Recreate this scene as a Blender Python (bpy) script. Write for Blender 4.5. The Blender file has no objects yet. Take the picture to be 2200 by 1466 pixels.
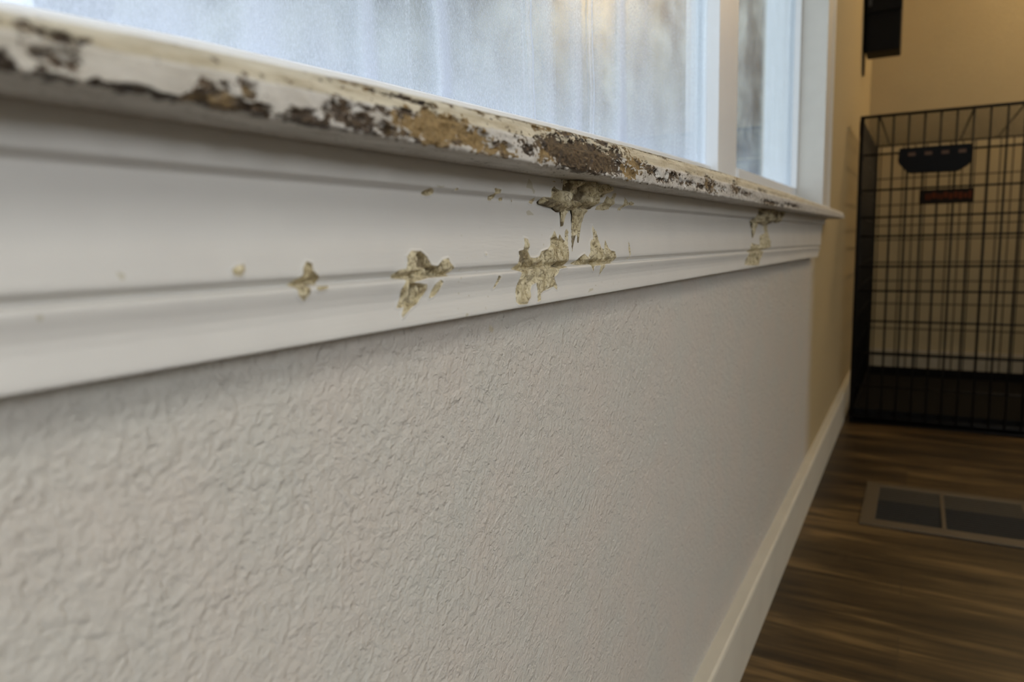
import bpy, bmesh, math, random
import numpy as np
from mathutils import Matrix, Vector

S = bpy.context.scene
COL = S.collection

# ------------------------------------------------------------------ camera, world, lights, exposure
# world axes: X runs along the window wall away from the camera, +Y points into the window wall, Z up, floor at 0
CAM_Z = 0.64
cam_d = bpy.data.cameras.new('camera')
cam_d.sensor_width = 36.0
cam_d.lens = 1561.0 / 2200.0 * 36.0
cam_d.clip_start = 0.01
cam_d.clip_end = 200
cam_d.dof.use_dof = True
cam_d.dof.focus_distance = 0.50
cam_d.dof.aperture_fstop = 7.6
cam = bpy.data.objects.new('camera', cam_d)
COL.objects.link(cam)
R = Matrix(((0.484777, 0.130027, -0.864919), (-0.874305, 0.04477, -0.483307), (-0.024121, 0.990499, 0.135387)))
cam.matrix_world = Matrix.Translation((0, 0, CAM_Z)) @ R.to_4x4()
S.camera = cam

vs = S.view_settings
vs.view_transform = 'Standard'
vs.look = 'None'
vs.gamma = 1.0
vs.exposure = 0.22
vs.use_curve_mapping = False

world = bpy.data.worlds.new('overcast_sky')
S.world = world
world.use_nodes = True
wn = world.node_tree
wn.nodes.clear()
w_out = wn.nodes.new('ShaderNodeOutputWorld')
w_bg = wn.nodes.new('ShaderNodeBackground')
w_bg.inputs['Strength'].default_value = 2.2
w_tc = wn.nodes.new('ShaderNodeTexCoord')
w_sep = wn.nodes.new('ShaderNodeSeparateXYZ')
w_ramp = wn.nodes.new('ShaderNodeValToRGB')
w_ramp.color_ramp.elements[0].position = 0.0
w_ramp.color_ramp.elements[0].color = (0.90, 0.96, 1.02, 1)
w_ramp.color_ramp.elements[1].position = 0.6
w_ramp.color_ramp.elements[1].color = (0.86, 0.95, 1.10, 1)
wn.links.new(w_tc.outputs['Generated'], w_sep.inputs[0])
wn.links.new(w_sep.outputs['Z'], w_ramp.inputs[0])
wn.links.new(w_ramp.outputs[0], w_bg.inputs['Color'])
wn.links.new(w_bg.outputs[0], w_out.inputs['Surface'])


def area_light(name, loc, rot, sx, sy, power, color, spread=180):
    d = bpy.data.lights.new(name, 'AREA')
    d.shape = 'RECTANGLE'
    d.size, d.size_y = sx, sy
    d.energy = power
    d.color = color
    d.spread = math.radians(spread)
    o = bpy.data.objects.new(name, d)
    COL.objects.link(o)
    o.location = loc
    o.rotation_euler = [math.radians(a) for a in rot]
    return o


# added lights: broad overhead panel near the camera, and daylight outside a made-up opening
area_light('added_overhead_light', (-0.90, -1.55, 2.27), (5, 0, 0), 1.3, 1.3, 33, (1.0, 0.995, 0.975), 170)
area_light('added_daylight_area', (-0.45, -3.40, 1.60), (86, 0, 16), 1.2, 1.0, 19, (0.95, 0.97, 1.0), 85)
# warm lamp on the ceiling at the far end of the room
ld = bpy.data.lights.new('warm_ceiling_lamp_light', 'POINT')
ld.energy = 24
ld.color = (1.0, 0.74, 0.42)
ld.shadow_soft_size = 0.10
lo = bpy.data.objects.new('warm_ceiling_lamp_light', ld)
COL.objects.link(lo)
lo.location = (3.38, -0.95, 1.95)

# ------------------------------------------------------------------ helpers


def hash2(ix, iy, seed):
    n = (ix.astype(np.int64) * 374761393 + iy.astype(np.int64) * 668265263 + seed * 1442695041) & 0xFFFFFFFF
    n = ((n ^ (n >> 13)) * 1274126177) & 0xFFFFFFFF
    n = (n ^ (n >> 16)) & 0xFFFFFFFF
    return n.astype(np.float64) / 4294967295.0


def vnoise(x, y, seed=0):
    ix, iy = np.floor(x), np.floor(y)
    fx, fy = x - ix, y - iy
    fx = fx * fx * fx * (fx * (fx * 6 - 15) + 10)
    fy = fy * fy * fy * (fy * (fy * 6 - 15) + 10)
    a, b = hash2(ix, iy, seed), hash2(ix + 1, iy, seed)
    c, d = hash2(ix, iy + 1, seed), hash2(ix + 1, iy + 1, seed)
    return (a + (b - a) * fx) * (1 - fy) + (c + (d - c) * fx) * fy


def fbm(x, y, seed=0, octv=4, gain=0.5):
    s, a, t = 0, 1.0, 0
    for k in range(octv):
        s = s + a * vnoise(x * 2 ** k + 17.3 * k, y * 2 ** k - 9.1 * k, seed + k)
        t += a
        a *= gain
    return s / t


def sstep(a, b, x):
    t = np.clip((x - a) / (b - a), 0, 1)
    return t * t * (3 - 2 * t)


def sdf_poly(px, py, poly):
    """signed distance (inside positive) of points to a polygon"""
    P = np.array(poly)
    d = np.full(px.shape, 1e9)
    inside = np.zeros(px.shape, bool)
    n = len(P)
    for i in range(n):
        ax, ay = P[i]
        bx, by = P[(i + 1) % n]
        ex, ey = bx - ax, by - ay
        L = ex * ex + ey * ey + 1e-16
        t = np.clip(((px - ax) * ex + (py - ay) * ey) / L, 0, 1)
        d = np.minimum(d, (px - ax - t * ex) ** 2 + (py - ay - t * ey) ** 2)
        if ay != by:
            c = ((ay > py) != (by > py)) & (px < (bx - ax) * (py - ay) / (by - ay) + ax)
            inside ^= c
    d = np.sqrt(d)
    return np.where(inside, d, -d)


def mesh_np(name, V, F, attrs=None, smooth=True):
    me = bpy.data.meshes.new(name)
    V = np.asarray(V, dtype=np.float32)
    F = np.asarray(F, dtype=np.int32)
    me.vertices.add(len(V))
    me.vertices.foreach_set('co', V.ravel())
    k = F.shape[1]
    me.loops.add(F.size)
    me.loops.foreach_set('vertex_index', F.ravel())
    me.polygons.add(len(F))
    me.polygons.foreach_set('loop_start', np.arange(0, F.size, k, dtype=np.int32))
    me.polygons.foreach_set('use_smooth', np.full(len(F), smooth))
    me.update(calc_edges=True)
    me.validate()
    for an, av in (attrs or {}).items():
        a = me.attributes.new(an, 'FLOAT', 'POINT')
        a.data.foreach_set('value', np.asarray(av, dtype=np.float32).ravel())
    return me


def grid_faces(nu, nv, closed_v=False, flip=False):
    i = np.arange(nu - 1)[:, None]
    j = np.arange(nv if closed_v else nv - 1)[None, :]
    j2 = (j + 1) % nv
    a = i * nv + j
    b = (i + 1) * nv + j
    c = (i + 1) * nv + j2
    d = i * nv + j2
    F = np.stack([a + 0 * j, b + 0 * j, c + 0 * j, d + 0 * j], -1).reshape(-1, 4)
    return F[:, ::-1] if flip else F


def link(name, me, m=None, parent=None):
    o = bpy.data.objects.new(name, me)
    COL.objects.link(o)
    if m is not None:
        me.materials.append(m)
    if parent is not None:
        o.parent = parent
    return o


def empty(name, loc=(0, 0, 0)):
    o = bpy.data.objects.new(name, None)
    COL.objects.link(o)
    o.location = loc
    bpy.context.view_layer.update()
    return o


def tag(o, label=None, cat=None, kind=None, group=None):
    if label:
        o['label'] = label
    if cat:
        o['category'] = cat
    if kind:
        o['kind'] = kind
    if group:
        o['group'] = group
    return o


def bm_box(bm, lo, hi, bev=0.0, seg=2):
    t = bmesh.new()
    bmesh.ops.create_cube(t, size=1)
    for v in t.verts:
        v.co = Vector([(lo[i] + hi[i]) / 2 + v.co[i] * (hi[i] - lo[i]) for i in range(3)])
    if bev:
        bmesh.ops.bevel(t, geom=t.edges[:], offset=bev, segments=seg, affect='EDGES', profile=0.6)
    me = bpy.data.meshes.new('t')
    t.to_mesh(me)
    t.free()
    bm.from_mesh(me)
    bpy.data.meshes.remove(me)


def bm_tube(bm, pts, r, n=8, caps=True):
    """tube along a polyline"""
    pts = [Vector(p) for p in pts]
    rings = []
    for i, p in enumerate(pts):
        if i == 0:
            d = pts[1] - p
        elif i == len(pts) - 1:
            d = p - pts[i - 1]
        else:
            d = (pts[i + 1] - p).normalized() + (p - pts[i - 1]).normalized()
        d.normalize()
        up = Vector((0, 0, 1)) if abs(d.z) < 0.9 else Vector((1, 0, 0))
        u = d.cross(up).normalized()
        w = d.cross(u).normalized()
        rings.append([bm.verts.new(p + u * (r * math.cos(2 * math.pi * k / n)) + w * (r * math.sin(2 * math.pi * k / n))) for k in range(n)])
    for a, b in zip(rings, rings[1:]):
        for k in range(n):
            f = bm.faces.new((a[k], a[(k + 1) % n], b[(k + 1) % n], b[k]))
            f.smooth = True
    if caps:
        bm.faces.new(rings[0][::-1])
        bm.faces.new(rings[-1])


def bm_prism_x(bm, prof, x0, x1):
    """closed profile in (y, z) extruded along X"""
    a = [bm.verts.new((x0, y, z)) for y, z in prof]
    b = [bm.verts.new((x1, y, z)) for y, z in prof]
    n = len(prof)
    for k in range(n):
        bm.faces.new((a[k], a[(k + 1) % n], b[(k + 1) % n], b[k]))
    bm.faces.new(a[::-1])
    bm.faces.new(b)


def build(name, bm, m, parent=None, origin=None):
    bmesh.ops.recalc_face_normals(bm, faces=bm.faces[:])
    me = bpy.data.meshes.new(name)
    if origin is not None:
        bmesh.ops.translate(bm, verts=bm.verts[:], vec=-Vector(origin))
    bm.to_mesh(me)
    bm.free()
    o = link(name, me, m, parent)
    if origin is not None and parent is None:
        o.location = origin
    return o


# ------------------------------------------------------------------ materials


class NT:
    def __init__(self, name):
        self.m = bpy.data.materials.new(name)
        self.m.use_nodes = True
        self.t = self.m.node_tree
        self.b = self.t.nodes['Principled BSDF']
        self.out = self.t.nodes['Material Output']

    def n(self, kind, **kw):
        nd = self.t.nodes.new('ShaderNode' + kind)
        for k, v in kw.items():
            setattr(nd, k, v)
        return nd

    def l(self, a, b):
        self.t.links.new(a, b)

    def set(self, **kw):
        for k, v in kw.items():
            self.b.inputs[k.replace('_', ' ')].default_value = v

    def coord(self, scale=(1, 1, 1)):
        tc = self.n('TexCoord')
        mp = self.n('Mapping')
        mp.inputs['Scale'].default_value = scale
        self.l(tc.outputs['Object'], mp.inputs[0])
        return mp.outputs[0]

    def noise(self, vec, scale, detail=4, rough=0.5, dist=0.0):
        nd = self.n('TexNoise')
        nd.inputs['Scale'].default_value = scale
        nd.inputs['Detail'].default_value = detail
        nd.inputs['Roughness'].default_value = rough
        nd.inputs['Distortion'].default_value = dist
        self.l(vec, nd.inputs['Vector'])
        return nd.outputs['Fac']

    def math(self, op, a, b=None, c=None, clamp=False):
        nd = self.n('Math', operation=op)
        nd.use_clamp = clamp
        for i, v in enumerate((a, b, c)):
            if v is None:
                continue
            if isinstance(v, (int, float)):
                nd.inputs[i].default_value = v
            else:
                self.l(v, nd.inputs[i])
        return nd.outputs[0]

    def ramp(self, fac, stops, interp='LINEAR'):
        nd = self.n('ValToRGB')
        cr = nd.color_ramp
        cr.interpolation = interp
        while len(cr.elements) < len(stops):
            cr.elements.new(0.5)
        for e, (p, c) in zip(cr.elements, stops):
            e.position = p
            e.color = (c[0], c[1], c[2], 1) if isinstance(c, (tuple, list)) else (c, c, c, 1)
        self.l(fac, nd.inputs[0])
        return nd.outputs[0]

    def mix(self, fac, a, b, mode='MIX'):
        nd = self.n('MixRGB', blend_type=mode)
        for i, v in enumerate((fac, a, b)):
            if isinstance(v, (int, float)):
                nd.inputs[i].default_value = v
            elif isinstance(v, (tuple, list)):
                nd.inputs[i].default_value = (*v[:3], 1)
            else:
                self.l(v, nd.inputs[i])
        return nd.outputs[0]

    def attr(self, name):
        nd = self.n('Attribute', attribute_name=name)
        return nd.outputs['Fac']

    def bump(self, h, strength, dist, normal=None):
        nd = self.n('Bump')
        nd.inputs['Strength'].default_value = strength
        nd.inputs['Distance'].default_value = dist
        self.l(h, nd.inputs['Height'])
        if normal is not None:
            self.l(normal, nd.inputs['Normal'])
        return nd.outputs[0]

    def color(self, c):
        self.l(c, self.b.inputs['Base Color'])

    def normal(self, n_):
        self.l(n_, self.b.inputs['Normal'])


def simple(name, color, rough=0.5, metal=0.0, var=0.06, scale=30, bump=0.0, spec=0.5):
    t = NT(name)
    v = t.coord()
    f = t.noise(v, scale, 3)
    d = tuple(max(0, c * (1 - var)) for c in color)
    e = tuple(min(1, c * (1 + var)) for c in color)
    t.color(t.ramp(f, [(0.3, d), (0.7, e)]))
    t.set(Roughness=rough, Metallic=metal)
    t.b.inputs['Specular IOR Level'].default_value = spec
    if bump:
        t.normal(t.bump(f, 1.0, bump))
    return t.m


# painted wall of orange-peel plaster with fine cracks; tan paint, with daylight below the window put into the colour as pale grey
def wall_material(name, daylight_tint):
    t = NT(name)
    v = t.coord()
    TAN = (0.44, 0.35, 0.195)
    t.set(Roughness=0.72)
    if daylight_tint:
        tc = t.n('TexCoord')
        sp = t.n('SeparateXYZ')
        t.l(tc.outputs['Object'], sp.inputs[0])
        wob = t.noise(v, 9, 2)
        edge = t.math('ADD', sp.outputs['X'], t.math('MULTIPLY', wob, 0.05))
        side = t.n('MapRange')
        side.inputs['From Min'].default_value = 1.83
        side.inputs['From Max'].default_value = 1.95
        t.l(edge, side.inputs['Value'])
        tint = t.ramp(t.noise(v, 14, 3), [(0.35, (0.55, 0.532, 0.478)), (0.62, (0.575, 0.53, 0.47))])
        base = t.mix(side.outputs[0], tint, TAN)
        # a tan scuff just below the moulding
        vd = t.n('VectorMath', operation='DISTANCE')
        mp = t.n('Mapping')
        mp.inputs['Location'].default_value = (-0.3655, 0, -(CAM_Z - 0.0503))
        t.l(tc.outputs['Object'], mp.inputs[0])
        ln = t.n('VectorMath', operation='MULTIPLY')
        t.l(mp.outputs[0], ln.inputs[0])
        ln.inputs[1].default_value = (1.0, 0.0, 1.0)
        le = t.n('VectorMath', operation='LENGTH')
        t.l(ln.outputs[0], le.inputs[0])
        sc = t.math('ADD', le.outputs['Value'], t.math('MULTIPLY', t.noise(v, 420, 2), 0.006))
        scm = t.n('MapRange')
        scm.inputs['From Min'].default_value = 0.0062
        scm.inputs['From Max'].default_value = 0.0048
        t.l(sc, scm.inputs['Value'])
        base = t.mix(t.math('MULTIPLY', scm.outputs[0], 0.5), base, (0.50, 0.42, 0.24))
        t.color(base)
    else:
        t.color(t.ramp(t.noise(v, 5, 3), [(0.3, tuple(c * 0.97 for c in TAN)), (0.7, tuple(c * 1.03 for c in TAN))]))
    # relief: soft peel blobs, trowelled ridges, hairline cracks
    peel = t.noise(v, 190, 3, 0.55, 0.6)
    peel2 = t.ramp(t.noise(v, 75, 2, 0.5, 1.2), [(0.40, 0.0), (0.60, 1.0)])
    warp = t.n('TexNoise')
    warp.inputs['Scale'].default_value = 60
    warp.inputs['Detail'].default_value = 3
    t.l(v, warp.inputs['Vector'])
    wm = t.n('VectorMath', operation='MULTIPLY_ADD')
    t.l(warp.outputs['Color'], wm.inputs[0])
    wm.inputs[1].default_value = (0.022, 0.022, 0.022)
    t.l(v, wm.inputs[2])
    vor = t.n('TexVoronoi', feature='DISTANCE_TO_EDGE')
    vor.inputs['Scale'].default_value = 140
    t.l(wm.outputs[0], vor.inputs['Vector'])
    crack = t.ramp(vor.outputs['Distance'], [(0.0, 0.0), (0.07, 1.0)])
    gate = t.ramp(t.noise(v, 60, 3), [(0.51, 1.0), (0.60, 0.0)])
    crack = t.math('MAXIMUM', crack, gate)
    fine = t.noise(v, 420, 3, 0.6, 0.4)
    n0 = t.bump(fine, 0.9, 0.0010)
    n1 = t.bump(peel2, 0.6, 0.0007, n0)
    n2 = t.bump(peel, 1.0, 0.0018, n1)
    n3 = t.bump(crack, 0.5, 0.0006, n2)
    t.normal(n3)
    return t.m


# chewed and peeling white paint over brown wood (driven by measured wear on the sill)
def sill_material():
    t = NT('chewed_sill_paint')
    v = t.coord()
    wear = t.attr('wear')
    gold = t.attr('gold')
    cream = t.attr('cream')
    speck = t.attr('speck')
    n1 = t.noise(v, 260, 6, 0.62, 0.3)
    n2 = t.noise(t.coord((0.35, 1, 1)), 700, 4, 0.6)
    a = t.math('ADD', wear, t.math('MULTIPLY', t.math('SUBTRACT', n1, 0.5), 3.2))
    a = t.math('ADD', a, t.math('MULTIPLY', t.math('SUBTRACT', n2, 0.5), 1.7))
    bare = t.ramp(a, [(0.47, 0.0), (0.53, 1.0)])
    # pin holes and nicks in the paint
    vor = t.n('TexVoronoi')
    vor.inputs['Scale'].default_value = 420
    t.l(v, vor.inputs['Vector'])
    hole = t.math('LESS_THAN', vor.outputs['Distance'], t.math('MULTIPLY', speck, t.math('MULTIPLY', n1, 1.25)))
    bare = t.math('MAXIMUM', bare, t.math('MULTIPLY', hole, 0.85), clamp=True)
    grain = t.noise(t.coord((0.12, 1, 1)), 900, 3, 0.6)
    dark = t.ramp(grain, [(0.3, (0.045, 0.030, 0.018)), (0.7, (0.120, 0.080, 0.045))])
    dark = t.mix(t.ramp(t.noise(v, 340, 4, 0.7), [(0.42, 0.85), (0.55, 0.0)]), dark, (0.025, 0.018, 0.012))
    gol = t.ramp(t.noise(v, 500, 4, 0.65), [(0.35, (0.15, 0.095, 0.035)), (0.65, (0.285, 0.195, 0.085))])
    gsel = t.ramp(t.math('ADD', gold, t.math('MULTIPLY', t.math('SUBTRACT', t.noise(v, 150, 3), 0.5), 1.1)), [(0.38, 0.0), (0.6, 1.0)])
    wood = t.mix(gsel, dark, gol)
    wht = t.ramp(t.noise(t.coord((0.3, 1, 1)), 160, 5, 0.6), [(0.3, (0.38, 0.352, 0.305)), (0.62, (0.59, 0.565, 0.52))])
    crm = t.ramp(t.noise(t.coord((0.15, 1, 1)), 220, 5, 0.65), [(0.35, (0.36, 0.305, 0.205)), (0.62, (0.57, 0.52, 0.40))])
    paint = t.mix(cream, wht, crm)
    rim = t.ramp(a, [(0.40, 0.0), (0.46, 1.0), (0.5, 0.0)])
    paint = t.mix(t.math('MULTIPLY', rim, 0.35), paint, (0.42, 0.36, 0.24))
    t.color(t.mix(bare, paint, wood))
    t.set(Roughness=0.6)
    h = t.math('SUBTRACT', 1.0, bare)
    b1 = t.bump(h, 0.9, 0.0006)
    b2 = t.bump(n2, 0.5, 0.0005, b1)
    t.normal(t.bump(n1, 0.5, 0.0006, b2))
    return t.m


def chew_material(name, attr=True):
    """brushed white paint; where attribute 'chew' is up, raw tan fibre with dark crevices"""
    t = NT(name)
    v = t.coord()
    brush = t.noise(t.coord((0.12, 1, 1)), 700, 3, 0.55)
    paint = t.ramp(t.noise(v, 22, 3), [(0.3, (0.60, 0.585, 0.55)), (0.7, (0.635, 0.62, 0.58))])
    n1 = t.noise(v, 420, 5, 0.62, 0.5)
    n2 = t.noise(t.coord((1.6, 1, 0.5)), 170, 4, 0.6, 0.8)
    raw = t.ramp(n2, [(0.28, (0.24, 0.175, 0.085)), (0.40, (0.45, 0.375, 0.22)), (0.55, (0.60, 0.525, 0.345)), (0.72, (0.70, 0.63, 0.46))])
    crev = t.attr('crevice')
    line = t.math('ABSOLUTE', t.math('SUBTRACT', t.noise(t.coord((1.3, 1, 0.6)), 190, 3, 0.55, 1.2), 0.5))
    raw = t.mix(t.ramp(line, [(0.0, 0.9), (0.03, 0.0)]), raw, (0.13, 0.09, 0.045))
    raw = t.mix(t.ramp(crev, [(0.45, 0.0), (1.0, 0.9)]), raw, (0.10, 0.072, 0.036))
    if attr:
        ch = t.attr('chew')
        a = t.math('ADD', ch, t.math('MULTIPLY', t.math('SUBTRACT', n1, 0.5), 0.30))
        m = t.ramp(a, [(0.47, 0.0), (0.53, 1.0)])
        pal = t.attr('stain')
        stain = t.ramp(t.math('ADD', pal, t.math('MULTIPLY', t.math('SUBTRACT', n1, 0.5), 0.5)), [(0.45, 0.0), (0.6, 0.75)])
        paint = t.mix(stain, paint, (0.45, 0.42, 0.31))
        t.color(t.mix(m, paint, raw))
        b1 = t.bump(t.math('SUBTRACT', 1.0, m), 0.8, 0.0005)
        fine = t.math('MULTIPLY', m, n1)
        b2 = t.bump(fine, 0.8, 0.0012, b1)
        t.normal(t.bump(brush, 0.4, 0.00035, b2))
        t.l(t.ramp(m, [(0, 0.42), (1, 0.85)]), t.b.inputs['Roughness'])
    else:
        t.color(raw)
        t.normal(t.bump(n1, 0.8, 0.0012))
        t.set(Roughness=0.85)
    return t.m


STREAKS = [(0.262, 0.020, 0.24), (0.338, 0.011, 0.42), (0.413, 0.011, 0.55), (0.540, 0.0020, 0.85), (0.573, 0.012, 0.25), (0.632, 0.012, 0.35), (0.663, 0.0028, 0.65), (0.744, 0.015, 0.42)]


def glass_material(name, dirty):
    t = NT(name)
    t.t.nodes.remove(t.b)
    v = t.coord()
    tr = t.n('BsdfTransparent')
    tr.inputs[0].default_value = (0.95, 0.975, 0.98, 1)
    di = t.n('BsdfDiffuse')
    di.inputs[0].default_value = (0.62, 0.645, 0.68, 1)
    tl = t.n('BsdfTranslucent')
    tl.inputs[0].default_value = (0.68, 0.705, 0.755, 1)
    gl = t.n('BsdfGlossy')
    gl.inputs[0].default_value = (0.9, 0.95, 1, 1)
    gl.inputs['Roughness'].default_value = 0.03
    dirt = t.n('MixShader')
    dirt.inputs[0].default_value = 0.82
    t.l(di.outputs[0], dirt.inputs[1])
    t.l(tl.outputs[0], dirt.inputs[2])
    tc = t.n('TexCoord')
    sp = t.n('SeparateXYZ')
    t.l(tc.outputs['Object'], sp.inputs[0])
    # vertical run marks, drifting grime, fine spatter, dust piled along the bottom edge
    runs = t.ramp(t.noise(t.coord((1, 1, 0.035)), 26, 4, 0.62, 0.25), [(0.46, 0.0), (0.72, 1.0)])
    thin = t.ramp(t.noise(t.coord((1, 1, 0.02)), 85, 3, 0.6, 0.2), [(0.62, 0.0), (0.72, 1.0)])
    cloud = t.noise(t.coord((1, 1, 0.5)), 7, 4, 0.6)
    spat = t.ramp(t.noise(t.coord((1.5, 1, 0.6)), 620, 4, 0.75), [(0.47, 0.0), (0.60, 1.0)])
    vor = t.n('TexVoronoi')
    vor.inputs['Scale'].default_value = 150
    t.l(t.coord((1, 1, 0.45)), vor.inputs['Vector'])
    dots = t.ramp(vor.outputs['Distance'], [(0.06, 1.0), (0.16, 0.0)])
    dots = t.math('MULTIPLY', dots, t.ramp(t.noise(v, 35, 2), [(0.50, 0.0), (0.62, 1.0)]))
    low = t.n('MapRange')
    low.inputs['From Min'].default_value = CAM_Z + 0.25
    low.inputs['From Max'].default_value = CAM_Z + 0.085
    t.l(sp.outputs['Z'], low.inputs['Value'])
    k = dirty
    f = t.math('ADD', 0.03 * k, t.math('MULTIPLY', runs, 0.22 * k))
    f = t.math('ADD', f, t.math('MULTIPLY', thin, 0.22 * k))
    wobx = t.math('ADD', sp.outputs['X'], t.math('MULTIPLY', t.math('SUBTRACT', t.noise(t.coord((1, 1, 1)), 14, 3), 0.5), 0.02))
    for x0, w, s_ in STREAKS:
        d_ = t.math('DIVIDE', t.math('ABSOLUTE', t.math('SUBTRACT', wobx, x0)), w)
        mr = t.n('MapRange', interpolation_type='SMOOTHSTEP')
        mr.inputs['From Min'].default_value = 1.0
        mr.inputs['From Max'].default_value = 0.2
        t.l(d_, mr.inputs['Value'])
        f = t.math('ADD', f, t.math('MULTIPLY', mr.outputs[0], s_ * k))
    f = t.math('ADD', f, t.math('MULTIPLY', t.math('SUBTRACT', cloud, 0.42), 0.75 * k))
    f = t.math('ADD', f, t.math('MULTIPLY', spat, 0.30 * k))
    f = t.math('ADD', f, t.math('MULTIPLY', dots, 0.30 * k))
    f = t.math('ADD', f, t.math('MULTIPLY', t.math('POWER', low.outputs[0], 2.0), 0.30 * k), clamp=True)
    fil = t.n('MixShader')
    t.l(f, fil.inputs[0])
    t.l(tr.outputs[0], fil.inputs[1])
    t.l(dirt.outputs[0], fil.inputs[2])
    fr = t.n('Fresnel')
    fr.inputs['IOR'].default_value = 1.3
    top = t.n('MixShader')
    t.l(t.math('MULTIPLY', fr.outputs[0], 0.5), top.inputs[0])
    t.l(fil.outputs[0], top.inputs[1])
    t.l(gl.outputs[0], top.inputs[2])
    t.l(top.outputs[0], t.out.inputs['Surface'])
    return t.m


def clear_glass(name):
    t = NT(name)
    t.t.nodes.remove(t.b)
    tr = t.n('BsdfTransparent')
    tr.inputs[0].default_value = (0.96, 0.98, 0.98, 1)
    t.l(tr.outputs[0], t.out.inputs['Surface'])
    return t.m


def floor_material():
    t = NT('dark_plank_floor')
    v = t.coord()
    # boards run along Y: bricks laid in a rotated frame
    mp = t.n('Mapping')
    mp.inputs['Rotation'].default_value = (0, 0, math.radians(90))
    tc = t.n('TexCoord')
    t.l(tc.outputs['Object'], mp.inputs[0])
    br = t.n('TexBrick')
    br.inputs['Scale'].default_value = 1.0
    br.inputs['Brick Width'].default_value = 1.15
    br.inputs['Row Height'].default_value = 0.155
    br.inputs['Mortar Size'].default_value = 0.0012
    br.inputs['Color1'].default_value = (0.2, 0.2, 0.2, 1)
    br.inputs['Color2'].default_value = (0.8, 0.8, 0.8, 1)
    br.inputs['Mortar'].default_value = (0.5, 0.5, 0.5, 1)
    t.l(mp.outputs[0], br.inputs['Vector'])
    g1 = t.noise(t.coord((1, 0.10, 1)), 22, 5, 0.62, 0.6)
    g2 = t.noise(t.coord((1, 0.05, 1)), 120, 4, 0.6)
    blot = t.noise(t.coord((1, 0.35, 1)), 7, 3, 0.5)
    m = t.math('ADD', t.math('MULTIPLY', g1, 0.55), t.math('MULTIPLY', blot, 0.35))
    m = t.math('ADD', m, t.math('MULTIPLY', t.math('SUBTRACT', g2, 0.5), 0.25))
    m = t.math('ADD', m, t.math('MULTIPLY', t.math('SUBTRACT', br.outputs['Color'], 0.5), 0.12))
    c = t.ramp(m, [(0.36, (0.018, 0.010, 0.004)), (0.46, (0.058, 0.034, 0.012)), (0.57, (0.175, 0.108, 0.040))])
    seam = t.ramp(br.outputs['Fac'], [(0.0, 0.0), (1.0, 0.6)])
    c = t.mix(seam, c, (0.03, 0.02, 0.01))
    t.color(c)
    t.set(Roughness=0.42)
    t.b.inputs['Specular IOR Level'].default_value = 0.35
    t.normal(t.bump(g2, 0.15, 0.0006))
    return t.m


MAT_WALL = wall_material('daylight_tinted_wall', True)
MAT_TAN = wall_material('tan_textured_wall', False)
MAT_CEIL = simple('ceiling_paint', (0.72, 0.70, 0.66), 0.8)
MAT_TRIM = simple('white_trim_paint', (0.62, 0.60, 0.55), 0.45, var=0.02)
MAT_BASE = simple('baseboard_paint', (0.60, 0.565, 0.475), 0.5, var=0.04, scale=12)
MAT_VINYL = simple('white_vinyl', (0.82, 0.84, 0.86), 0.35, var=0.01)
MAT_BEAD = simple('tan_gasket', (0.50, 0.46, 0.40), 0.6, var=0.02)
MAT_SILL = sill_material()
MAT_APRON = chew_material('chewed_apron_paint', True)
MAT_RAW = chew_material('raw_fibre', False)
MAT_FLOOR = floor_material()
MAT_WIRE = simple('black_wire', (0.009, 0.008, 0.007), 0.55, 0.0, spec=0.15)
MAT_TRAY = simple('black_plastic_tray', (0.006, 0.0055, 0.005), 0.85, spec=0.08)
MAT_PLASTIC = simple('black_plastic', (0.006, 0.006, 0.006), 0.6, spec=0.12)
# ------------------------------------------------------------------ room shell
Z0 = CAM_Z
Y_WALL = 0.218
X_FAR = 3.72
SILL_Z = Z0 + 0.0385          # underside of the sill board
H_CEIL = 2.3


def boxes(name, lst, m, parent=None, bev=0.0, origin=None):
    bm = bmesh.new()
    for lo, hi in lst:
        bm_box(bm, lo, hi, bev)
    return build(name, bm, m, parent, origin)


MAT_PALE = simple('pale_bounce_wall', (0.55, 0.55, 0.53), 0.8)  # unseen walls kept pale grey so their bounced light stays neutral
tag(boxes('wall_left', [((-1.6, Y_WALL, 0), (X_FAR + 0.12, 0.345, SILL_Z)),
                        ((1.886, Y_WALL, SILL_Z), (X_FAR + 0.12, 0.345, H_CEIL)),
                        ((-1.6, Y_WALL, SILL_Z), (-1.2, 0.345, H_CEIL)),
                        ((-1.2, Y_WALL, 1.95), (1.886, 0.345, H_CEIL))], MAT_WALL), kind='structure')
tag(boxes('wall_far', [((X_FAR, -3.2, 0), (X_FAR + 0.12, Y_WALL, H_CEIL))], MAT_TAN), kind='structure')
tag(boxes('wall_right', [((-1.6, -3.32, 0), (-1.2, -3.2, H_CEIL)), ((0.6, -3.32, 0), (X_FAR + 0.12, -3.2, H_CEIL)),
                         ((-1.2, -3.32, 2.15), (0.6, -3.2, H_CEIL)), ((-1.2, -3.32, 0), (0.6, -3.2, 1.25))], MAT_PALE), kind='structure')  # high opening added for the daylight area light outside
tag(boxes('wall_back', [((-1.72, -3.32, 0), (-1.6, 0.345, H_CEIL))], MAT_PALE), kind='structure')
tag(boxes('ceiling', [((-1.72, -3.32, H_CEIL), (X_FAR + 0.12, 0.345, H_CEIL + 0.1))], MAT_CEIL), kind='structure')
tag(boxes('floor', [((-1.72, -3.32, -0.1), (X_FAR + 0.12, 0.345, 0.0))], MAT_FLOOR), kind='structure')

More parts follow.
